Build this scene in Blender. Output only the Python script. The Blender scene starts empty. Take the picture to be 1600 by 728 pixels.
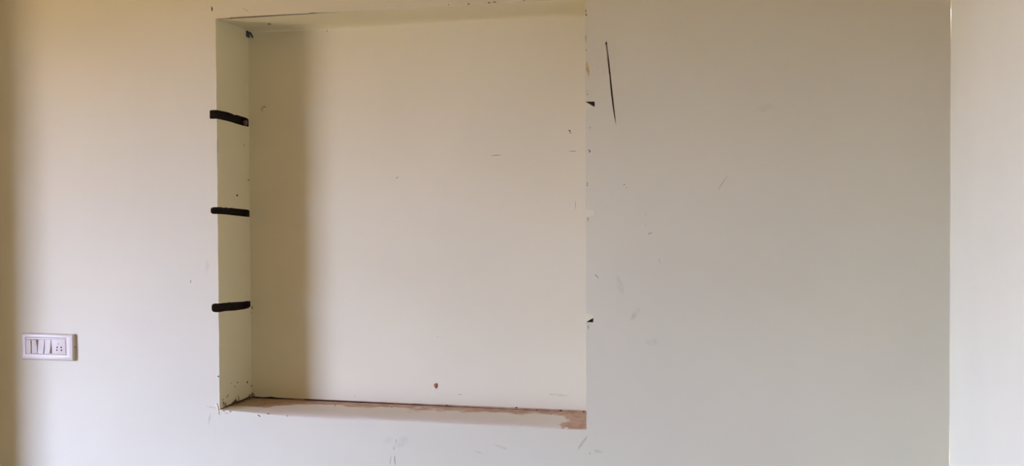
import bpy, bmesh, math, random
from mathutils import Vector, noise
random.seed(7)
S = bpy.context.scene
COL = S.collection

# ------------------------------------------------------------------ camera
FPX, YAW, PITCH, ROLL = 1640.49, 0.2470, -0.0196, -0.0046
CAM = Vector((1.833, -3.2, 1.5))
fw = Vector((-math.sin(YAW) * math.cos(PITCH), math.cos(YAW) * math.cos(PITCH), math.sin(PITCH)))
r0 = Vector((math.cos(YAW), math.sin(YAW), 0))
u0 = r0.cross(fw)
rt = math.cos(ROLL) * r0 + math.sin(ROLL) * u0
up = -math.sin(ROLL) * r0 + math.cos(ROLL) * u0
cam_d = bpy.data.cameras.new('camera')
cam_d.sensor_width = 36.0
cam_d.lens = 36.0 * FPX / 1600.0
cam_d.clip_start = 0.05
cam = bpy.data.objects.new('camera', cam_d)
COL.objects.link(cam)
from mathutils import Matrix
m3 = Matrix((rt, up, -fw)).transposed()
cam.matrix_world = Matrix.Translation(CAM) @ m3.to_4x4()
S.camera = cam

# room measures (metres): niche opening, its depth, the corner with the right wall
X1, Z0, Z1, ND, XR = 1.2611, 0.8361, 2.1567, 0.2253, 2.3114
XL, YB, ZC = -2.80, -6.20, 2.95        # left wall, rear wall, ceiling
WY0, WY1, WZ0, WZ1 = -3.22, -1.85, 0.02, 1.98   # balcony door opening in the left wall
COLX, COLP = -1.062, 0.36            # concrete column that steps out of the back wall

# ------------------------------------------------------------------ sky seen through the window
wd = bpy.data.worlds.new('sky')
S.world = wd
wd.use_nodes = True
nt = wd.node_tree
nt.nodes.clear()
wo = nt.nodes.new('ShaderNodeOutputWorld')
bg = nt.nodes.new('ShaderNodeBackground')
tc = nt.nodes.new('ShaderNodeTexCoord')
sx = nt.nodes.new('ShaderNodeSeparateXYZ')
rp = nt.nodes.new('ShaderNodeValToRGB')
mp = nt.nodes.new('ShaderNodeMapRange')
mp.inputs[1].default_value = -1.0
mp.inputs[2].default_value = 1.0
nt.links.new(tc.outputs['Generated'], sx.inputs[0])
nt.links.new(sx.outputs[2], mp.inputs[0])
nt.links.new(mp.outputs[0], rp.inputs[0])
cr = rp.color_ramp
cr.elements[0].position = 0.0
cr.elements[0].color = (1.7, 1.20, 0.68, 1)      # dry ground outside
cr.elements[1].position = 1.0
cr.elements[1].color = (1.0, 1.3, 2.2, 1)
for p, c in ((0.31, (0.90, 0.64, 0.36, 1)), (0.435, (0.23, 0.165, 0.11, 1)), (0.475, (1.60, 1.88, 3.35, 1))):
    e = cr.elements.new(p)
    e.color = c
nt.links.new(rp.outputs[0], bg.inputs[0])
bg.inputs[1].default_value = 20.8
nt.links.new(bg.outputs[0], wo.inputs[0])
pl = bpy.data.lights.new('window_daylight', 'AREA')
pl.shape = 'RECTANGLE'
pl.size = WY1 - WY0
pl.size_y = WZ1 - WZ0
pl.cycles.is_portal = True
po = bpy.data.objects.new('window_daylight', pl)
COL.objects.link(po)
po.location = (XL - 0.16, (WY0 + WY1) / 2, (WZ0 + WZ1) / 2)
po.rotation_euler = Vector((1, 0, 0)).to_track_quat('-Z', 'Z').to_euler()

vs = S.view_settings
vs.view_transform = 'Standard'
vs.look = 'None'
vs.gamma = 1.0
vs.use_curve_mapping = False
vs.exposure = 0.0


# ------------------------------------------------------------------ helpers
def ray(u, v):
    return fw * FPX + rt * (u - 800) + up * (364 - v)


def on(u, v, axis, val):
    d = ray(u, v)
    t = (val - CAM[axis]) / d[axis]
    return CAM + d * t


PLANES = {'front': (1, 0.0, Vector((0, -1, 0))), 'back': (1, ND, Vector((0, -1, 0))),
          'reveal': (0, 0.0, Vector((1, 0, 0))), 'sill': (2, Z0, Vector((0, 0, 1))),
          'soffit': (2, Z1, Vector((0, 0, -1)))}


def link(name, me, mat, parent=None, smooth=False):
    o = bpy.data.objects.new(name, me)
    COL.objects.link(o)
    if mat:
        for m in (mat if isinstance(mat, (list, tuple)) else [mat]):
            if len(me.materials) < 8 and m.name not in [x.name for x in me.materials]:
                me.materials.append(m)
    if parent:
        o.parent = parent
    if smooth:
        me.polygons.foreach_set('use_smooth', [True] * len(me.polygons))
        me.set_sharp_from_angle(angle=math.radians(35))
    return o


def mesh(bm, name='m'):
    bmesh.ops.recalc_face_normals(bm, faces=bm.faces)
    me = bpy.data.meshes.new(name)
    bm.to_mesh(me)
    bm.free()
    return me


def box(bm, a, b):
    vs_ = [bm.verts.new((x, y, z)) for x in (a[0], b[0]) for y in (a[1], b[1]) for z in (a[2], b[2])]
    for f in ((0, 1, 3, 2), (4, 6, 7, 5), (0, 4, 5, 1), (2, 3, 7, 6), (0, 2, 6, 4), (1, 5, 7, 3)):
        bm.faces.new([vs_[i] for i in f])
    return vs_


def struct(o):
    o['kind'] = 'structure'
    return o


def tag(o, label, cat, group=None):
    o['label'] = label
    o['category'] = cat
    if group:
        o['group'] = group
    return o


# ------------------------------------------------------------------ materials
def newmat(name):
    m = bpy.data.materials.new(name)
    m.use_nodes = True
    return m, m.node_tree, m.node_tree.nodes['Principled BSDF']


def flat(name, col, rough=0.6, spec=0.5, var=0.12, scale=60, metal=0.0, bump=0.0):
    m, t, b = newmat(name)
    n = t.nodes.new('ShaderNodeTexNoise')
    n.inputs['Scale'].default_value = scale
    n.inputs['Detail'].default_value = 4
    tcn = t.nodes.new('ShaderNodeTexCoord')
    t.links.new(tcn.outputs['Object'], n.inputs['Vector'])
    r = t.nodes.new('ShaderNodeValToRGB')
    r.color_ramp.elements[0].position = 0.3
    r.color_ramp.elements[1].position = 0.7
    r.color_ramp.elements[0].color = tuple(c * (1 - var) for c in col) + (1,)
    r.color_ramp.elements[1].color = tuple(min(1, c * (1 + var)) for c in col) + (1,)
    t.links.new(n.outputs['Fac'], r.inputs[0])
    t.links.new(r.outputs[0], b.inputs['Base Color'])
    b.inputs['Roughness'].default_value = rough
    b.inputs['Metallic'].default_value = metal
    b.inputs['Specular IOR Level'].default_value = spec
    if bump:
        bp = t.nodes.new('ShaderNodeBump')
        bp.inputs['Strength'].default_value = bump
        bp.inputs['Distance'].default_value = 0.002
        t.links.new(n.outputs['Fac'], bp.inputs['Height'])
        t.links.new(bp.outputs[0], b.inputs['Normal'])
    return m


PAINT = (0.69, 0.66, 0.468)


def wall_paint(name, smudges=(), sill=False, PAINT=PAINT):
    """cream emulsion over plaster, faint trowel relief, dirty smudges of their own shape"""
    m, t, b = newmat(name)
    N, L = t.nodes, t.links

    def math_(op, a, c=None, clamp=False):
        n = N.new('ShaderNodeMath')
        n.operation = op
        n.use_clamp = clamp
        for i, v in enumerate((a, c)):
            if v is None:
                continue
            if isinstance(v, (int, float)):
                n.inputs[i].default_value = v
            else:
                L.new(v, n.inputs[i])
        return n.outputs[0]

    def smooth(v, lo, hi):
        n = N.new('ShaderNodeMapRange')
        n.interpolation_type = 'SMOOTHSTEP'
        n.inputs[1].default_value = lo
        n.inputs[2].default_value = hi
        L.new(v, n.inputs[0])
        return n.outputs[0]

    def mix(fac, a, c):
        n = N.new('ShaderNodeMix')
        n.data_type = 'RGBA'
        L.new(fac, n.inputs[0])
        for i, v in ((6, a), (7, c)):
            if isinstance(v, tuple):
                n.inputs[i].default_value = v + (1,)
            else:
                L.new(v, n.inputs[i])
        return n.outputs[2]

    def nz(scale, detail=4, vec=None, rough=0.5):
        n = N.new('ShaderNodeTexNoise')
        n.inputs['Scale'].default_value = scale
        n.inputs['Detail'].default_value = detail
        n.inputs['Roughness'].default_value = rough
        L.new(vec or pos, n.inputs['Vector'])
        return n.outputs['Fac']

    g = N.new('ShaderNodeTexCoord')
    pos = g.outputs['Object']
    sp = N.new('ShaderNodeSeparateXYZ')
    L.new(pos, sp.inputs[0])
    x, y, z = sp.outputs
    big = smooth(nz(1.7, 3), 0.3, 0.7)
    base = mix(big, tuple(c * 0.975 for c in PAINT), tuple(min(1, c * 1.02) for c in PAINT))
    wob = math_('MULTIPLY', math_('SUBTRACT', nz(14, 3), 0.5), 0.05)
    for (sx_, sz_, ra, rb, ang, amt) in smudges:
        dx = math_('SUBTRACT', x, sx_)
        dz = math_('SUBTRACT', z, sz_)
        ca, sa = math.cos(ang), math.sin(ang)
        a_ = math_('ADD', math_('MULTIPLY', dx, ca / ra), math_('MULTIPLY', dz, sa / ra))
        b_ = math_('ADD', math_('MULTIPLY', dx, -sa / rb), math_('MULTIPLY', dz, ca / rb))
        q = math_('ADD', math_('ADD', math_('MULTIPLY', a_, a_), math_('MULTIPLY', b_, b_)), math_('MULTIPLY', wob, 14.0))
        mk = math_('MULTIPLY', math_('SUBTRACT', 1.0, smooth(q, 0.0, 1.0)), amt)
        mk = math_('MULTIPLY', mk, smooth(nz(40, 4), 0.25, 0.6))
        base = mix(mk, base, (0.24, 0.19, 0.13))
    if sill:
        # dust and bare brick showing along the back of the niche sill
        insill = math_('MULTIPLY', math_('MULTIPLY', math_('LESS_THAN', z, Z0 + 0.006), math_('GREATER_THAN', z, Z0 - 0.02)),
                       math_('GREATER_THAN', y, 0.001))
        base = mix(math_('MULTIPLY', insill, 0.8), base, (0.80, 0.755, 0.68))
        edge = nz(9, 4)
        v = math_('ADD', math_('MULTIPLY', y, 1 / ND), math_('MULTIPLY', math_('SUBTRACT', edge, 0.5), 1.1))
        leftx = math_('SUBTRACT', 1.0, smooth(x, 0.0, 0.35))
        v = math_('ADD', v, math_('MULTIPLY', leftx, 0.42))
        rightx = smooth(math_('ADD', x, math_('MULTIPLY', math_('SUBTRACT', nz(18, 5), 0.5), 0.16)), 1.16, 1.24)
        v = math_('ADD', v, math_('MULTIPLY', rightx, 0.9))
        dm = math_('MULTIPLY', math_('MULTIPLY', smooth(v, 0.60, 0.78), insill), 0.85)
        grain = mix(smooth(nz(30, 5), 0.35, 0.65), (0.40, 0.20, 0.10), (0.56, 0.34, 0.20))
        tanl = mix(leftx, grain, (0.36, 0.24, 0.13))
        base = mix(dm, base, tanl)
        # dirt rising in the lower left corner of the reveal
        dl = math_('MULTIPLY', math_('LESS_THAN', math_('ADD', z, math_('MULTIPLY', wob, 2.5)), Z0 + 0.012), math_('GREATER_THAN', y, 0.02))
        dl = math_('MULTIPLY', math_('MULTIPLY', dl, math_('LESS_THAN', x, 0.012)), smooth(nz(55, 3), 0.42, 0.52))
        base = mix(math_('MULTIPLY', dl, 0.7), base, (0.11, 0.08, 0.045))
    L.new(base, b.inputs['Base Color'])
    b.inputs['Roughness'].default_value = 0.62
    b.inputs['Specular IOR Level'].default_value = 0.3
    hgt = math_('ADD', math_('MULTIPLY', nz(5, 3), 1.0), math_('MULTIPLY', nz(70, 3), 0.10))
    bp = N.new('ShaderNodeBump')
    bp.inputs['Strength'].default_value = 0.25
    bp.inputs['Distance'].default_value = 0.006
    L.new(hgt, bp.inputs['Height'])
    L.new(bp.outputs[0], b.inputs['Normal'])
    return m


def sm(u, v, ru, rv, ang, amt, y=0.0):
    p = on(u, v, 1, y)
    k = 0.00205
    return (p.x, p.z, ru * k, rv * k, ang, amt)


SM = [sm(992, 491, 14, 5, 0.9, .22), sm(968, 445, 6, 18, 0.3, .16), sm(1018, 534, 12, 6, 0, .12),
      sm(1196, 168, 16, 8, 0.2, .10), sm(324, 418, 5, 14, 0, .14), sm(327, 655, 3, 14, -0.25, .30),
      sm(628, 690, 16, 9, 0.6, .16), sm(606, 688, 12, 7, 0.5, .10), sm(782, 698, 14, 2.2, -0.28, .35),
      sm(752, 708, 13, 2.0, -0.3, .28), sm(935, 705, 9, 3, -0.2, .2),
      sm(910, 692, 2.6, 17, -0.62, .42), sm(873, 617, 20, 2.4, -0.05, .35, ND), sm(940, 90, 30, 40, 0, .06)]
M_WALL = wall_paint('cream_emulsion_worn', SM, True)
M_NICHE = wall_paint('niche_paint_bounce_lit', SM, True, PAINT=(0.765, 0.712, 0.485))  # wall paint lightened: light bounced off the reveal is put into the colour
M_WALL2 = wall_paint('cream_emulsion')
M_WALL3 = wall_paint('white_emulsion', PAINT=(0.85, 0.82, 0.57))
M_SLOT = flat('shaded_groove_lining', (0.034, 0.024, 0.018), 0.95, 0.1, 0.4, 120, bump=0.6)  # near-black colour paints in the shade inside the grooves and notches
M_DARK = flat('dark_crack', (0.045, 0.034, 0.025), 0.95, 0.1, 0.3)
M_PENCIL = flat('grey_pencil', (0.22, 0.19, 0.15), 0.9, 0.1, 0.3, 200)
M_FAINT = flat('faint_pencil', (0.42, 0.38, 0.32), 0.9, 0.1, 0.3, 200)
M_BRICK = flat('bare_brick', (0.36, 0.13, 0.055), 0.95, 0.1, 0.3, 150, bump=0.5)
M_PUTTY = flat('yellowed_putty', (0.60, 0.47, 0.22), 0.8, 0.2, 0.2, 150)
M_PUTTYP = flat('pale_putty', (0.80, 0.70, 0.50), 0.8, 0.2, 0.15, 150)
M_CLIP = flat('dark_steel', (0.10, 0.10, 0.09), 0.45, 0.5, 0.2, 200, metal=0.6)
M_PLATE = flat('white_polycarbonate', (0.645, 0.59, 0.475), 0.36, 0.4, 0.01)
M_PLATE2 = flat('white_rocker_plastic', (0.64, 0.585, 0.47), 0.5, 0.3, 0.01)
M_HOLE = flat('socket_hole_black', (0.012, 0.012, 0.012), 0.7, 0.2, 0.1)
M_FLOOR = flat('beige_floor_tile', (0.28, 0.19, 0.10), 0.4, 0.4, 0.08, 3)
M_CEIL = flat('ceiling_distemper', (0.46, 0.36, 0.23), 0.9, 0.2, 0.02, 3)
M_REAR = wall_paint('ochre_emulsion', PAINT=(0.30, 0.20, 0.09))
M_FRAME = flat('brown_window_frame', (0.20, 0.13, 0.08), 0.5, 0.4, 0.15, 20)


# ------------------------------------------------------------------ back wall with the niche cut into it
def grid_box(xs, ys, zs, fn):
    """closed box surface on the given grid lines, each vertex moved by fn"""
    bm = bmesh.new()
    V = {}

    def v(i, j, k):
        if (i, j, k) not in V:
            V[i, j, k] = bm.verts.new(fn(xs[i], ys[j], zs[k]))
        return V[i, j, k]
    nx, ny, nz_ = len(xs) - 1, len(ys) - 1, len(zs) - 1
    for i in range(nx):
        for j in range(ny):
            for k in (0, nz_):
                bm.faces.new((v(i, j, k), v(i + 1, j, k), v(i + 1, j + 1, k), v(i, j + 1, k)))
    for i in range(nx):
        for k in range(nz_):
            for j in (0, ny):
                bm.faces.new((v(i, j, k), v(i + 1, j, k), v(i + 1, j, k + 1), v(i, j, k + 1)))
    for j in range(ny):
        for k in range(nz_):
            for i in (0, nx):
                bm.faces.new((v(i, j, k), v(i, j + 1, k), v(i, j + 1, k + 1), v(i, j, k + 1)))
    return bm


def lin(a, b, n):
    return [a + (b - a) * i / n for i in range(n + 1)]


def niche_fn(x, y, z):
    # crumbled rim: only the first millimetres behind the wall face wander
    f = max(0.0, 1 - max(0.0, y) / 0.010)
    q = Vector((x * 9, 3.1, z * 9))
    q2 = Vector((x * 40, 7.7, z * 40))
    n1 = noise.noise(q) * 0.0016 + noise.noise(q2) * 0.0009
    nx_, nz_ = x, z
    if x < 0.01:
        nx_ = x + f * n1
    if x > X1 - 0.01:
        nx_ = x + f * n1
    if z > Z1 - 0.01:
        tt = min(1.0, max(0.0, (y - (ND - 0.06)) / 0.06))
        nz_ = z + f * abs(n1) - 0.014 * (1 - math.sqrt(max(0.0, 1 - tt * tt * 0.97)))
    if z < Z0 + 0.01:
        # worn, rounded front lip of the sill
        R_ = 0.085
        t = min(1.0, max(0.0, (R_ - y) / R_))
        drop = 0.013 * (1 - math.sqrt(max(0.0, 1 - t * t * 0.98)))
        edge = min(1.0, max(0.0, x / 0.25)) * 0.9 + 0.1
        edge *= 1 + 0.35 * noise.noise(Vector((x * 5, 0.4, 2.2)))
        nz_ = z - drop * edge + f * n1 * 0.5
    return (nx_, y, nz_)


def boolean(base, cutter):
    md = base.modifiers.new('cut', 'BOOLEAN')
    md.operation = 'DIFFERENCE'
    md.solver = 'EXACT'
    md.object = cutter
    dg = bpy.context.evaluated_depsgraph_get()
    dg.update()
    me = bpy.data.meshes.new_from_object(base.evaluated_get(dg))
    base.modifiers.clear()
    old = base.data
    base.data = me
    bpy.data.meshes.remove(old)
    cm = cutter.data
    bpy.data.objects.remove(cutter)
    bpy.data.meshes.remove(cm)


bm = bmesh.new()
box(bm, (XL, 0, 0), (XR, 0.36, ZC))
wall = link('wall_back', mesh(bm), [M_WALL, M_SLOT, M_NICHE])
struct(wall)
ys = [-0.03, -0.004, 0.0, 0.002, 0.005, 0.009, 0.014, 0.022, 0.034, 0.05, 0.068, 0.085, 0.12, ND - 0.06, ND - 0.045, ND - 0.03, ND - 0.018, ND - 0.009, ND - 0.003, ND]
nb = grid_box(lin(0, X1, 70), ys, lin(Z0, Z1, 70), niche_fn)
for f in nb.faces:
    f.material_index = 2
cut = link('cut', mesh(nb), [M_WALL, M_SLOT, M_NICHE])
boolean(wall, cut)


def loft(bm, rings):
    R_ = [[bm.verts.new(p) for p in r] for r in rings]
    n = len(R_[0])
    for a, b in zip(R_, R_[1:]):
        for i in range(n):
            bm.faces.new((a[i], a[(i + 1) % n], b[(i + 1) % n], b[i]))
    bm.faces.new(R_[0])
    bm.faces.new(list(reversed(R_[-1])))


def slot_cutter(top, bot, deep, round_deep):
    """groove chased for a shelf: outline on the left reveal (pixels), cut sideways into the wall"""
    P = [on(u, v, 0, 0.0) for u, v in top] + [on(u, v, 0, 0.0) for u, v in reversed(bot)]
    nt_ = len(top)
    pts = [Vector((0, min(p.y, ND - 0.004), p.z)) for p in P]
    pts[0].y = -0.05
    pts[-1].y = -0.05
    zc = {}
    rings = []
    for xx, s in ((0.03, 1.0), (-0.55 * deep, 1.0), (-0.85 * deep, 0.86 if round_deep else 0.97), (-deep, 0.5 if round_deep else 0.9)):
        ring = []
        n = len(pts)
        for i, p in enumerate(pts):
            # partner on the other edge gives the mid-line
            if i < nt_:
                o_ = pts[n - 1 - min(i, n - nt_ - 1)]
            else:
                o_ = pts[min(n - 1 - i, nt_ - 1)]
            mid = (p.z + o_.z) / 2
            ring.append((xx, p.y, mid + (p.z - mid) * s))
        rings.append(ring)
    b_ = bmesh.new()
    loft(b_, rings)
    bmesh.ops.triangulate(b_, faces=b_.faces)
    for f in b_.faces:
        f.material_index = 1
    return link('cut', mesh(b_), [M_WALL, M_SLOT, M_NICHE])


SLOTS = [
    ([(338, 171.5), (346, 173.2), (356, 175.2), (362, 177.4), (367, 179.9), (369, 179.2), (378, 182), (385, 184), (389.4, 187)],
     [(338, 185), (346, 187), (354, 188.8), (361, 190.6), (368, 193), (376, 195.2), (381, 196.6), (386, 197.6), (388.8, 198.2)], 0.026, False),
    ([(338, 323.4), (346, 323.6), (348, 324.6), (355, 324.1), (356.6, 325.4), (360, 324.6), (370, 325.8), (388, 327.6), (392.4, 329.6)],
     [(338, 333.6), (346, 334.6), (352, 335), (360, 335.8), (368, 336.8), (376, 337.6), (384, 338.6), (390, 339), (392.4, 337.4)], 0.026, True),
    ([(338, 474), (350, 473.2), (357, 472.6), (357.6, 471.6), (359, 472.4), (370, 471.8), (380, 471.2), (384.4, 470.4), (392.6, 470)],
     [(338, 488), (346, 487.2), (352, 486), (360, 485.6), (367, 485.2), (374, 484.2), (382, 483), (388, 481.4), (392, 478.4)], 0.026, True)]
for a in SLOTS:
    boolean(wall, slot_cutter(*a))


def notch_cutter(zt, zb, w, dep, slope_t, slope_b):
    """wedge broken out of the right arris, running out into the reveal"""
    b_ = bmesh.new()
    rings = []
    for yy, xr in ((-0.02, X1 + w), (0.0, X1 + w), (dep * 0.5, X1 + w * 0.52), (dep, X1 + 0.0005)):
        xl = X1 - 0.02
        rings.append([(xl, yy, zb - slope_b), ((xl + xr) / 2, yy, zb - slope_b * 0.5 + 0.001), (xr, yy, zb),
                      (xr + 0.001 * (w > 0.02), yy, (zt + zb) / 2), (xr, yy, zt), ((xl + xr) / 2, yy, zt + slope_t * 0.4), (xl, yy, zt + slope_t)])
    loft(b_, rings)
    bmesh.ops.triangulate(b_, faces=b_.faces)
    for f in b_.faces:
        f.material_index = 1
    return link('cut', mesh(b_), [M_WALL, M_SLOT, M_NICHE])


for (vt, vb, du, dep, s1, s2) in ((158.6, 167.6, 14.0, 0.165, 0.001, 0.012), (328.6, 336.6, 12.0, 0.17, 0.006, 0.008), (491.4, 503.6, 10.8, 0.16, 0.008, 0.001)):
    zt = on(928, vt, 1, 0).z
    zb = on(928, vb, 1, 0).z
    boolean(wall, notch_cutter(zt, zb, du * 0.00203, dep, s1, s2))
# each groove's shade-coloured lining is a part of its own
bm = bmesh.new()
bm.from_mesh(wall.data)
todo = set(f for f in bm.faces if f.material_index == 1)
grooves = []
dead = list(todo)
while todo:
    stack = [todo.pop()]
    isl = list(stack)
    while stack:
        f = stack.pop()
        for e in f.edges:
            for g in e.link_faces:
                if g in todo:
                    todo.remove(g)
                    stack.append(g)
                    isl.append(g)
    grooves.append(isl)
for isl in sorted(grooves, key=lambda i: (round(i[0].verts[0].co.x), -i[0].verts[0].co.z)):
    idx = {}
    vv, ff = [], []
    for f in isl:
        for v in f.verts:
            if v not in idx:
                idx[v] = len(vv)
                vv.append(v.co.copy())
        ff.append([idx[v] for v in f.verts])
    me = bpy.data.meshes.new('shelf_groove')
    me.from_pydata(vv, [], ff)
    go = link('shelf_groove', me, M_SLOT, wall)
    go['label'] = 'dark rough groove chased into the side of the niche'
bmesh.ops.delete(bm, geom=dead, context='FACES')
bm.to_mesh(wall.data)
bm.free()
wall.data.polygons.foreach_set('use_smooth', [True] * len(wall.data.polygons))
wall.data.set_sharp_from_angle(angle=math.radians(28))


# ------------------------------------------------------------------ marks on the wall (cracks, chips, pencil): thin solid slivers
def sliver(name, pts, plane, mat, parent=wall, h=0.0006):
    """closed outline (pixels) laid on a wall plane, h thick"""
    ax, val, nrm = PLANES[plane]
    P = [on(u, v, ax, val) for u, v in pts]
    b_ = bmesh.new()
    lo = [b_.verts.new(p - nrm * 0.001) for p in P]
    hi = [b_.verts.new(p + nrm * h) for p in P]
    n = len(P)
    b_.faces.new(hi)
    b_.faces.new(list(reversed(lo)))
    for i in range(n):
        b_.faces.new((lo[i], lo[(i + 1) % n], hi[(i + 1) % n], hi[i]))
    bmesh.ops.triangulate(b_, faces=b_.faces)
    return link(name, mesh(b_), mat, parent)


def stroke(name, pts, w, plane, mat, parent=wall, h=0.0005, jit=0.0):
    """a line of tapering width along pixel points"""
    L_, R_ = [], []
    n = len(pts)
    for i, (u, v) in enumerate(pts):
        a = pts[max(0, i - 1)]
        b = pts[min(n - 1, i + 1)]
        dx, dy = b[0] - a[0], b[1] - a[1]
        l = math.hypot(dx, dy) or 1
        t = i / (n - 1)
        ww = (w if isinstance(w, (int, float)) else w[i]) * 0.5 * (0.35 + 0.65 * math.sin(math.pi * min(1, max(0, t * 0.9 + 0.05))))
        ww *= 1 + random.uniform(-jit, jit)
        L_.append((u - dy / l * ww, v + dx / l * ww))
        R_.append((u + dy / l * ww, v - dx / l * ww))
    return sliver(name, L_ + R_[::-1], plane, mat, parent, h)


def dot(name, u, v, ru, rv, plane, mat, n=7, h=0.0006):
    a0 = random.random() * 6
    return sliver(name, [(u + ru * math.cos(a0 + 6.283 * i / n) * random.uniform(.7, 1.15),
                          v + rv * math.sin(a0 + 6.283 * i / n) * random.uniform(.7, 1.15)) for i in range(n)], plane, mat, h=h)


# long gouge right of the niche: two edges that meet at the top
stroke('gouge', [(947.2, 66), (949.5, 80), (951.6, 100), (953.6, 122), (955.4, 145), (957.6, 165), (960, 182), (962.4, 194)],
       [2.6, 1.3, 1.7, 2.2, 1.9, 1.3, 1.0, 0.6], 'front', M_DARK)
stroke('gouge', [(946.4, 66), (947.6, 78), (949.2, 92), (950.6, 104), (951.8, 116)], 1.0, 'front', M_PENCIL)
stroke('gouge', [(945.6, 70), (947.4, 64.6), (948.8, 69)], 1.6, 'front', M_DARK)
# hairline along the top arris of the niche
edge_pts = [(340, 29.4), (348, 29.2), (356, 29.2), (362, 28.4), (370, 27.4), (380, 26.6), (392, 26.2), (402, 25.6), (412, 24.8), (424, 24.4),
            (436, 23.7), (448, 23.2), (458, 22.9), (470, 22.2), (480, 21.6), (488, 20.6), (500, 20.1), (514, 19.6), (530, 19.0)]
stroke('hairline_crack', edge_pts, 0.9, 'front', M_PENCIL, jit=0.6, h=0.0008)
stroke('hairline_crack', [(356, 29), (362, 28.2), (369, 27.6)], 1.6, 'front', M_DARK)
stroke('hairline_crack', [(480, 21.4), (487, 20.4), (496, 20)], 1.3, 'front', M_DARK)
for u, v, w_ in ((701, 7.0, .8), (732, 6.2, 2.0), (764, 4.3, 2.4), (773, 3.2, 2.0), (819, 0.4, 1.5)):
    dot('paint_chip', u, v, w_, 0.8, 'front', M_DARK)
dot('paint_chip', 840.5, 14.2, 2.8, 0.8, 'back', M_DARK)
stroke('paint_chip', [(330.5, 10), (332, 14), (331, 18)], 1.3, 'front', M_DARK)
stroke('pencil_mark', [(379, 13.5), (384, 15), (388.5, 19)], 0.9, 'front', M_FAINT)
dot('paint_chip', 421, 37.4, 2.6, 0.8, 'soffit', M_DARK)
stroke('paint_chip', [(510.6, 46.6), (511.6, 50)], 1.4, 'back', M_PENCIL)
stroke('paint_chip', [(388.6, 65.5), (389.6, 68), (388.8, 71)], 1.6, 'reveal', M_DARK)
stroke('paint_chip', [(390.4, 108), (391.2, 109.5)], 1.0, 'reveal', M_PENCIL)
# right arris of the niche: chips and a yellowed putty run
for u, v, a, b in ((914.6, 17, .7, 1.6), (915.6, 23.5, 1.3, 1.1), (914.9, 60, .45, 6), (915.2, 78, .7, 1.4), (917.4, 147, .5, 2.2), (917, 286, .6, 1.4),
                   (918.2, 341.5, 1.2, .8), (918.4, 344.6, 1.1, .6), (918.5, 511, .5, 3.5)):
    dot('paint_chip', u + 0.6, v, a, b, 'front', M_PENCIL if a < .6 else M_DARK)
sliver('putty_run', [(915.2, 101), (917, 95), (919, 98), (920.6, 106), (921.4, 114), (920.2, 121), (918.2, 116), (917.6, 111), (915.6, 110)], 'front', M_PUTTY, h=0.0004)
stroke('putty_run', [(915.8, 106), (916, 109.6), (919, 110.2), (921.2, 112)], 0.9, 'front', M_PENCIL, h=0.0008)
stroke('paint_chip', [(914.6, 14), (915.8, 20), (916.2, 25)], 1.1, 'front', M_PUTTY)
stroke('pencil_mark', [(916, 142), (921, 141.6)], 0.9, 'front', M_FAINT)
stroke('pencil_mark', [(922, 197.6), (922.6, 200), (920.8, 200.6)], 0.8, 'front', M_FAINT)
stroke('pencil_mark', [(919, 234), (921.6, 234.6), (922, 236.6), (920.4, 239)], 0.9, 'front', M_DARK)
dot('paint_chip', 917.6, 289.4, 0.7, 1.4, 'front', M_DARK)
# back of the niche
stroke('pencil_mark', [(888, 203.8), (890.6, 203.4), (891, 205.6), (890.2, 208), (893.6, 207.8)], 0.9, 'back', M_DARK)
stroke('pencil_mark', [(889, 236.3), (895, 236.1), (901, 236.4)], 0.8, 'back', M_PENCIL)
stroke('pencil_mark', [(768, 243.3), (776, 242.4), (783, 242.1)], 0.9, 'back', M_PENCIL)
stroke('pencil_mark', [(898.6, 313), (899.6, 320), (899.2, 327)], 0.7, 'back', M_FAINT)
dot('paint_chip', 620.6, 277.5, 1.0, 1.1, 'back', M_PENCIL)
stroke('pencil_mark', [(408.4, 174), (409.4, 168.6), (411.6, 166.2), (414.4, 166.6), (415.8, 168.6)], 0.9, 'back', M_PENCIL)
stroke('pencil_mark', [(411.2, 168.6), (410.4, 174.6)], 0.6, 'back', M_PENCIL)
sliver('brick_chip', [(678, 601), (680, 598.8), (683.2, 598.4), (683.4, 602), (682.4, 606), (680.4, 606.6), (678.6, 604)], 'back', M_BRICK, h=0.0008)
stroke('paint_chip', [(682.6, 598.6), (683.6, 601), (682.8, 605), (681, 607)], 0.9, 'back', M_DARK, h=0.001)
stroke('pencil_mark', [(716, 616.6), (719, 616.2), (722, 616.6)], 0.8, 'back', M_PENCIL)
stroke('paint_chip', [(554.4, 617), (554.6, 619.4)], 0.8, 'back', M_PENCIL)
dot('paint_chip', 684, 526, 1.3, .6, 'back', M_FAINT)
# left reveal
for u, v, a, b in ((370.4, 305.4, 1.3, 2.0), (381.4, 227, .8, .9), (388, 281.4, .7, 1.5), (393, 488.6, 1.2, 2.4), (341.2, 588, .8, 1.2), (371.2, 597.4, 1.3, .8),
                   (361, 598.8, .7, .7), (367.4, 604, 1.1, .8), (356, 617.6, 1.1, .9), (354.4, 620.4, .9, .8), (349.4, 628.6, .8, .9), (390, 617, 1.3, .8), (386.4, 597, .8, 2),
                   (393, 603, .8, 1.8)):
    dot('paint_chip', u, v, a, b, 'reveal', M_DARK)
stroke('hairline_crack', [(392.6, 478), (394, 480.6), (395.2, 483)], 1.2, 'back', M_DARK)
stroke('paint_chip', [(341.9, 467), (341.7, 469.6), (342, 472)], 0.8, 'front', M_FAINT)
stroke('pencil_mark', [(331.4, 477), (331.6, 475.4), (333, 475.2)], 0.6, 'front', M_PENCIL)
stroke('hairline_crack', [(340.2, 215), (340.6, 233), (340.9, 240)], 0.6, 'front', M_FAINT)
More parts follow.
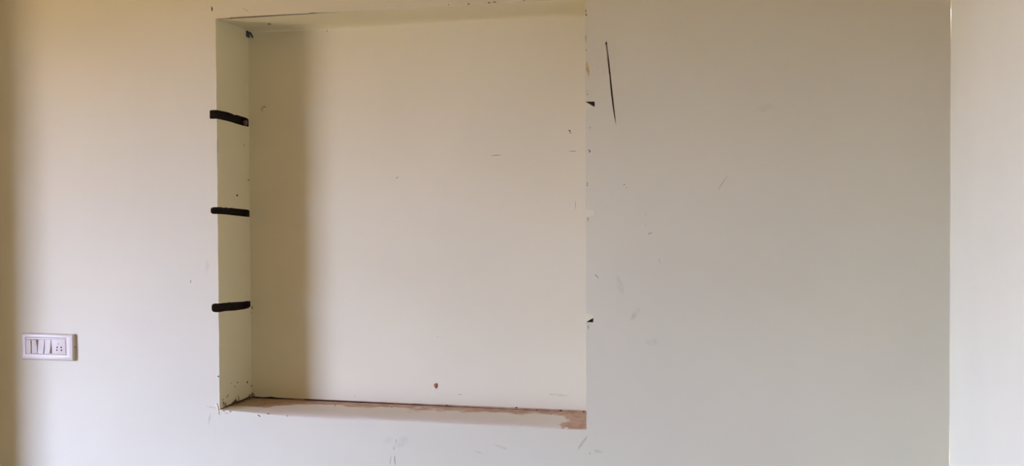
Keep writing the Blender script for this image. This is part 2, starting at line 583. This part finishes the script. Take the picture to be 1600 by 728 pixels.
# lump of mortar left at the inner end of the top groove
b_ = bmesh.new()
bmesh.ops.create_icosphere(b_, subdivisions=2, radius=0.0095)
for vv in b_.verts:
    vv.co *= 1 + 0.35 * noise.noise(vv.co * 180)
    vv.co.y *= 0.75
lp = on(387.2, 192, 0, 0.0)
for vv in b_.verts:
    vv.co += Vector((-0.0075, lp.y - 0.004, lp.z))
link('mortar_lump', mesh(b_), flat('grey_mortar', (0.20, 0.15, 0.11), 0.95, 0.1, 0.4, 200, bump=0.5), wall, True)
# dirt crumbled along the foot of the reveal and the back edge of the sill
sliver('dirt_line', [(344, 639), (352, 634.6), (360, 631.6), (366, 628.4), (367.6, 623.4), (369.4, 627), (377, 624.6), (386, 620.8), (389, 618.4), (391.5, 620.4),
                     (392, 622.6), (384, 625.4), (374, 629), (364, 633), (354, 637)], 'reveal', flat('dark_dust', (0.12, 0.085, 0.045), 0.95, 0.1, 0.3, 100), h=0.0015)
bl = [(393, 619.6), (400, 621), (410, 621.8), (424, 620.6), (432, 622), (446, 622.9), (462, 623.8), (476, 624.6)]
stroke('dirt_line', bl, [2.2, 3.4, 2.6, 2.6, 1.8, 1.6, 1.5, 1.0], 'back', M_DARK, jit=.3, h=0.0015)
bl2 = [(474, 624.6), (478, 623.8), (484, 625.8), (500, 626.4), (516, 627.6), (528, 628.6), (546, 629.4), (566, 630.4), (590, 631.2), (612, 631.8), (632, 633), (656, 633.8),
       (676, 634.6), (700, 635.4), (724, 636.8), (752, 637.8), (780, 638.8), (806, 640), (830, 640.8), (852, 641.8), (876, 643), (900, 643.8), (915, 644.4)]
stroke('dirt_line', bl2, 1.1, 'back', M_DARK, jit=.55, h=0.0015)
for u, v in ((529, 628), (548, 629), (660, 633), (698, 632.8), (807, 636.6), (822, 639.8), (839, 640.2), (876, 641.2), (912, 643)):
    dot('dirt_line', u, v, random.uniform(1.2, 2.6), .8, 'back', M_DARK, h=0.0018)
# front face chips under the sill
for pts in ([(348, 641.6), (352, 641.8)], [(358.6, 642.4), (362, 642.8)], [(402.6, 648), (405, 649.4), (407, 651)], [(417, 646), (421, 646.8)],
            [(351, 645), (358, 645.8)], [(448, 649.6), (450, 650)]):
    stroke('paint_chip', pts if len(pts) > 2 else [pts[0], ((pts[0][0] + pts[1][0]) / 2, (pts[0][1] + pts[1][1]) / 2), pts[1]], 1.2, 'front',
           M_DARK if pts[0][0] != 351 else M_FAINT, h=0.0012)
# splayed putty bit at the lower left corner
sliver('putty_bit', [(336.6, 631), (338.6, 630), (340.4, 633), (341.4, 638), (342, 643), (342.6, 647.6), (341.2, 645), (339.8, 640), (337, 635)], 'front', M_PUTTYP, h=0.002)
stroke('pencil_mark', [(322, 634.4), (330, 636), (338, 637.6)], 0.7, 'front', M_FAINT)
# remaining pencil and scuffs on the front face
stroke('pencil_mark', [(297.8, 437.6), (298.2, 440), (297.9, 442.4)], 1.2, 'front', M_PENCIL)
for u, v, a, b, mt in ((975.4, 288.4, .9, .8, M_DARK), (978.4, 293, .7, .8, M_PENCIL), (1009, 351.8, .7, .9, M_FAINT)):
    dot('paint_chip', u, v, a, b, 'front', mt)
stroke('pencil_mark', [(1015.4, 363), (1015, 365.6), (1013, 366)], 0.9, 'front', M_PENCIL)
dot('paint_chip', 1018, 364, .8, .9, 'front', M_PENCIL)
stroke('pencil_mark', [(1009.4, 332), (1009, 338)], 0.7, 'front', M_FAINT)
stroke('pencil_mark', [(1137.4, 274), (1131, 283), (1126, 290), (1122, 296)], 0.9, 'front', M_FAINT)
stroke('pencil_mark', [(929.6, 428.6), (932, 431), (935, 434.8)], 1.2, 'front', M_PENCIL)
stroke('pencil_mark', [(1029.6, 403), (1030.6, 408), (1031, 411)], 0.7, 'front', M_FAINT)
stroke('pencil_mark', [(616.8, 712), (616.6, 718), (617.6, 726)], 1.0, 'front', M_PENCIL)
stroke('pencil_mark', [(611, 712), (610, 718), (609.2, 725)], 0.8, 'front', M_FAINT)
stroke('pencil_mark', [(615.6, 697), (615.2, 700.6), (615.8, 703)], 1.2, 'front', M_FAINT)
stroke('pencil_mark', [(618.4, 686), (619, 691)], 1.0, 'front', M_PENCIL)
dot('paint_chip', 921.4, 708, 1.2, 1.2, 'front', M_FAINT)
dot('paint_chip', 931.4, 705.6, 2.0, .8, 'front', M_FAINT)

# ------------------------------------------------------------------ the rest of the room
bm = bmesh.new()
box(bm, (XL, -COLP, 0), (COLX, 0.0, ZC))
struct(link('wall_pier', mesh(bm), M_WALL2))
# right wall, face a little wavy at the corner
bm = bmesh.new()
zs = lin(0, ZC, 60)


def wav(x, y, z):
    if x == XR:
        return (x + 0.0022 * noise.noise(Vector((0.3, 1.7, z * 2.2))) + 0.0008 * noise.noise(Vector((5.3, 1.7, z * 11))), y, z)
    return (x, y, z)


bm.free()
wr = link('wall_right', mesh(grid_box([XR, XR + 0.2], [YB - 0.2, YB, -0.5, 0.005], zs, wav)), M_WALL3, smooth=True)
struct(wr)
bm = bmesh.new()
box(bm, (XL - 0.2, YB - 0.2, -0.15), (XR + 0.2, 0.36, 0))
struct(link('floor', mesh(bm), M_FLOOR))
bm = bmesh.new()
box(bm, (XL - 0.2, YB - 0.2, ZC), (XR + 0.2, 0.36, ZC + 0.15))
struct(link('ceiling', mesh(bm), M_CEIL))
bm = bmesh.new()
box(bm, (XL, YB - 0.2, 0), (XR, YB, ZC))
struct(link('wall_rear', mesh(bm), M_REAR))
bm = bmesh.new()
box(bm, (XL - 0.2, YB - 0.2, 0), (XL, WY0, ZC))
box(bm, (XL - 0.2, WY1, 0), (XL, 0.36, ZC))
box(bm, (XL - 0.2, WY0, 0), (XL, WY1, WZ0))
box(bm, (XL - 0.2, WY0, WZ1), (XL, WY1, ZC))
struct(link('wall_left', mesh(bm), M_WALL2))
# open window frame
wf = struct(bpy.data.objects.new('window_1', None))
COL.objects.link(wf)
wf.location = (XL - 0.1, (WY0 + WY1) / 2, WZ0)
t_ = 0.045
for (y0, y1, z0, z1) in ((WY0, WY0 + t_, WZ0, WZ1), (WY1 - t_, WY1, WZ0, WZ1), (WY0 + t_, WY1 - t_, WZ0, WZ0 + t_), (WY0 + t_, WY1 - t_, WZ1 - t_, WZ1)):
    bm = bmesh.new()
    box(bm, (-0.03, y0 - wf.location.y, z0 - WZ0), (0.03, y1 - wf.location.y, z1 - WZ0))
    link('window_frame', mesh(bm), M_FRAME, wf)


# ------------------------------------------------------------------ switch board
def rbox(bm, a, b, bev, seg=2, only=None):
    vs_ = box(bm, a, b)
    fs = set(f for v in vs_ for f in v.link_faces)
    es = set(e for f in fs for e in f.edges)
    if only:
        es = [e for e in es if only(e)]
    bmesh.ops.bevel(bm, geom=list(es), offset=bev, segments=seg, affect='EDGES', profile=0.6)


PT = 0.0145                                  # how far the plate stands off the wall
pr = on(118, 543, 1, 0)
pL = on(33, 543, 1, -PT)
px0, px1 = pL.x, pr.x
pz0 = (on(33, 562.5, 1, -PT).z + on(113, 563.5, 1, -PT).z) / 2
pz1 = (on(33, 520.6, 1, -PT).z + on(113, 522.6, 1, -PT).z) / 2
root = bpy.data.objects.new('switch_board', None)
COL.objects.link(root)
root.location = ((px0 + px1) / 2, 0, (pz0 + pz1) / 2)
tag(root, 'white plastic switch board with four rocker switches and a pin socket, on the cream wall', 'switch board')
OX, OZ = root.location.x, root.location.z
hw, hh = (px1 - px0) / 2, (pz1 - pz0) / 2


def part(name, bm, mat, parent=root, smooth=True):
    return link(name, mesh(bm), mat, parent, smooth)


def loc(u, v, y=-PT):
    p = on(u, v, 1, y)
    return p.x - OX, p.z - OZ


# cover frame: rings from the wall outwards, a rolled edge, then down to the sunken module panel
ix0, iz1 = loc(39.6, 527.2)
ix1, iz0 = loc(104.4, 554.4)


def ring(x0, x1, z0, z1, y):
    return [(x0, y, z0), (x1, y, z0), (x1, y, z1), (x0, y, z1)]


bm = bmesh.new()
rings = [ring(-hw, hw, -hh, hh, 0.0), ring(-hw, hw, -hh, hh, -PT * .62), ring(-hw + .0006, hw - .0006, -hh + .0006, hh - .0006, -PT * .68),
         ring(-hw + .003, hw - .003, -hh + .004, hh - .004, -PT * .93), ring(-hw + .006, hw - .006, -hh + .009, hh - .009, -PT),
         ring(ix0 - .002, ix1 + .002, iz0 - .0035, iz1 + .0035, -PT), ring(ix0, ix1, iz0 - .0015, iz1 + .0015, -PT * .93),
         ring(ix0, ix1, iz0 - .0015, iz1 + .0015, -PT * .5)]
Rv = [[bm.verts.new(p) for p in r] for r in rings]
for a, b in zip(Rv, Rv[1:]):
    for i in range(4):
        bm.faces.new((a[i], a[(i + 1) % 4], b[(i + 1) % 4], b[i]))
bm.faces.new(Rv[0])
bm.faces.new(Rv[-1])
cover = part('cover_plate', bm, M_PLATE)
bm = bmesh.new()
rbox(bm, (ix0 + .0006, -PT * .9, iz0 - .0008), (ix1 - .0006, -PT * .45, iz1 + .0008), 0.0006)
part('module_panel', bm, M_PLATE2)
# small screw cap on the right flank
bm = bmesh.new()
bmesh.ops.create_cone(bm, cap_ends=True, segments=10, radius1=.0022, radius2=.0022, depth=.0012,
                      matrix=Matrix.Translation((hw, -PT * .4, 0.002)) @ Matrix.Rotation(math.pi / 2, 4, 'Y'))
part('side_slot', bm, M_DARK)
# rockers: wedge profile, some pressed at the top, some at the bottom
YF = -PT * .9
for (u0_, u1_, kind) in ((40.6, 49.0, 0), (50.4, 58.6, 1), (60.0, 69.6, -1), (70.4, 79.8, -1)):
    x0, zt = loc(u0_, 530.6)
    x1, zb = loc(u1_, 552.0)
    x0 += .0010
    x1 -= .0012
    zm = (zt + zb) / 2
    bm = bmesh.new()
    hi_t = {0: .0036, 1: .0075, -1: .0006}[kind]
    hi_b = {0: .0030, 1: .0006, -1: .0078}[kind]
    prof = [(YF + .002, zb), (YF - hi_b, zb), (YF - hi_b - .0003, zb + .001), (YF - (hi_b + hi_t) / 2 * .8, zm), (YF - hi_t - .0003, zt - .001), (YF - hi_t, zt), (YF + .002, zt)]
    loft(bm, [[(xx, yy, zz) for yy, zz in prof] for xx in (x0, x1)])
    bmesh.ops.bevel(bm, geom=[e for e in bm.edges if abs(e.verts[0].co.x - e.verts[1].co.x) < 1e-6], offset=.0003, segments=1, affect='EDGES')
    rk = part('rocker_switch', bm, M_PLATE2, smooth=False)
    # dark gap around the moving rocker
    bm = bmesh.new()
    g = .0006
    box(bm, (x0 - g, YF - .0003, zb - g), (x1 + g, YF + .001, zt + g))
    part('rocker_gap', bm, M_DARK, rk, smooth=False)
# socket: raised face with a shuttered earth slot above two rows of pin holes
sx0, sz1 = loc(81.2, 530.2)
sx1, sz0 = loc(102.6, 552.4)
bm = bmesh.new()
rbox(bm, (sx0, YF - .0014, sz0), (sx1, YF + .002, sz1), .0008)
sock = part('pin_socket', bm, M_PLATE2)
for (u, v, r_) in ((89.2, 542.6, .0029), (95.6, 542.7, .0029), (88.8, 546.9, .0027), (96.0, 547.1, .0029)):
    cx_, cz_ = loc(u, v)
    bm = bmesh.new()
    bmesh.ops.create_cone(bm, cap_ends=True, segments=16, radius1=r_, radius2=r_, depth=.0030,
                          matrix=Matrix.Translation((cx_, YF - .0002, cz_)) @ Matrix.Rotation(math.pi / 2, 4, 'X'))
    part('pin_hole', bm, M_HOLE, sock)
cx_, cz_ = loc(91.8, 537.4)
bm = bmesh.new()
ri, ro_ = .0026, .0034
n = 12
aa = [math.radians(60 + 200 * i / n) for i in range(n + 1)]
rings = []
for a in aa:
    c, s = math.cos(a), math.sin(a)
    rings.append([(cx_ + r_ * c, y_, cz_ + r_ * s) for r_, y_ in ((ri, YF), (ro_, YF), (ro_, YF - .0019), (ri, YF - .0019))])
loft(bm, rings)
part('earth_slot', bm, M_PENCIL, sock)

# ------------------------------------------------------------------ metal clip in the upper corner of the niche
cp = on(384.2, 47.8, 0, 0.0)
cb = on(392.0, 60.0, 0, 0.0)
clip = bpy.data.objects.new('metal_clip', None)
COL.objects.link(clip)
clip.location = (0, ND, (cp.z + cb.z) / 2)
tag(clip, 'small dark metal clip fixed in the upper corner of the wall niche', 'clip')
hz = (cp.z - cb.z) / 2
yf = cp.y - ND
bm = bmesh.new()
loft(bm, [[(0.0, yf, -hz * .9), (0.0, -.0, -hz * 1.1), (0.0, -.0, hz), (0.0, yf, hz)],
          [(0.004, yf, -hz * .9), (0.004, -.0, -hz * 1.1), (0.004, -.0, hz), (0.004, yf, hz)]])
link('clip_body', mesh(bm), M_CLIP, clip)
for k in (0.2, 0.5, 0.8):
    bm = bmesh.new()
    rbox(bm, (.0035, yf * k - .002, -hz * .85), (.0062, yf * k + .002, hz * .92), .0006, 1)
    link('clip_rib', mesh(bm), M_CLIP, clip)
bm = bmesh.new()
loft(bm, [[(0.004, -.0035, hz), (0.0095, -.0035, hz), (0.0095, 0, hz), (0.004, 0, hz)],
          [(0.0095, -.0045, 0), (0.0145, -.0045, 0), (0.0145, 0, 0), (0.0095, 0, 0)],
          [(0.0135, -.0035, -hz * .9), (0.020, -.0035, -hz * .9), (0.020, 0, -hz * .9), (0.0135, 0, -hz * .9)],
          [(0.015, -.0035, -hz * 1.15), (0.018, -.0035, -hz * 1.15), (0.018, 0, -hz * 1.15), (0.015, 0, -hz * 1.15)]])
link('bent_tongue', mesh(bm), M_CLIP, clip)

# ------------------------------------------------------------------ crumbs of plaster lying on the sill
for i, (u, v) in enumerate(((388.5, 632), (410, 626), (414, 625.6), (413, 631), (398, 629), (430, 630), (524, 634), (612, 637), (707, 641), (806, 646), (861, 647.5))):
    p = on(u, v, 2, Z0)
    p.y = min(p.y, ND - 0.012)
    b_ = bmesh.new()
    bmesh.ops.create_icosphere(b_, subdivisions=1, radius=random.uniform(.0016, .0026))
    for vv in b_.verts:
        vv.co *= random.uniform(.6, 1.25)
        vv.co.z *= 0.6
    zmin = min(vv.co.z for vv in b_.verts)
    o = link('plaster_crumb', mesh(b_), M_DARK)
    o.location = (p.x, p.y, Z0 - zmin)
    tag(o, 'tiny dark plaster crumb lying on the sill of the wall niche', 'crumb', 'dark crumbs on the niche sill')
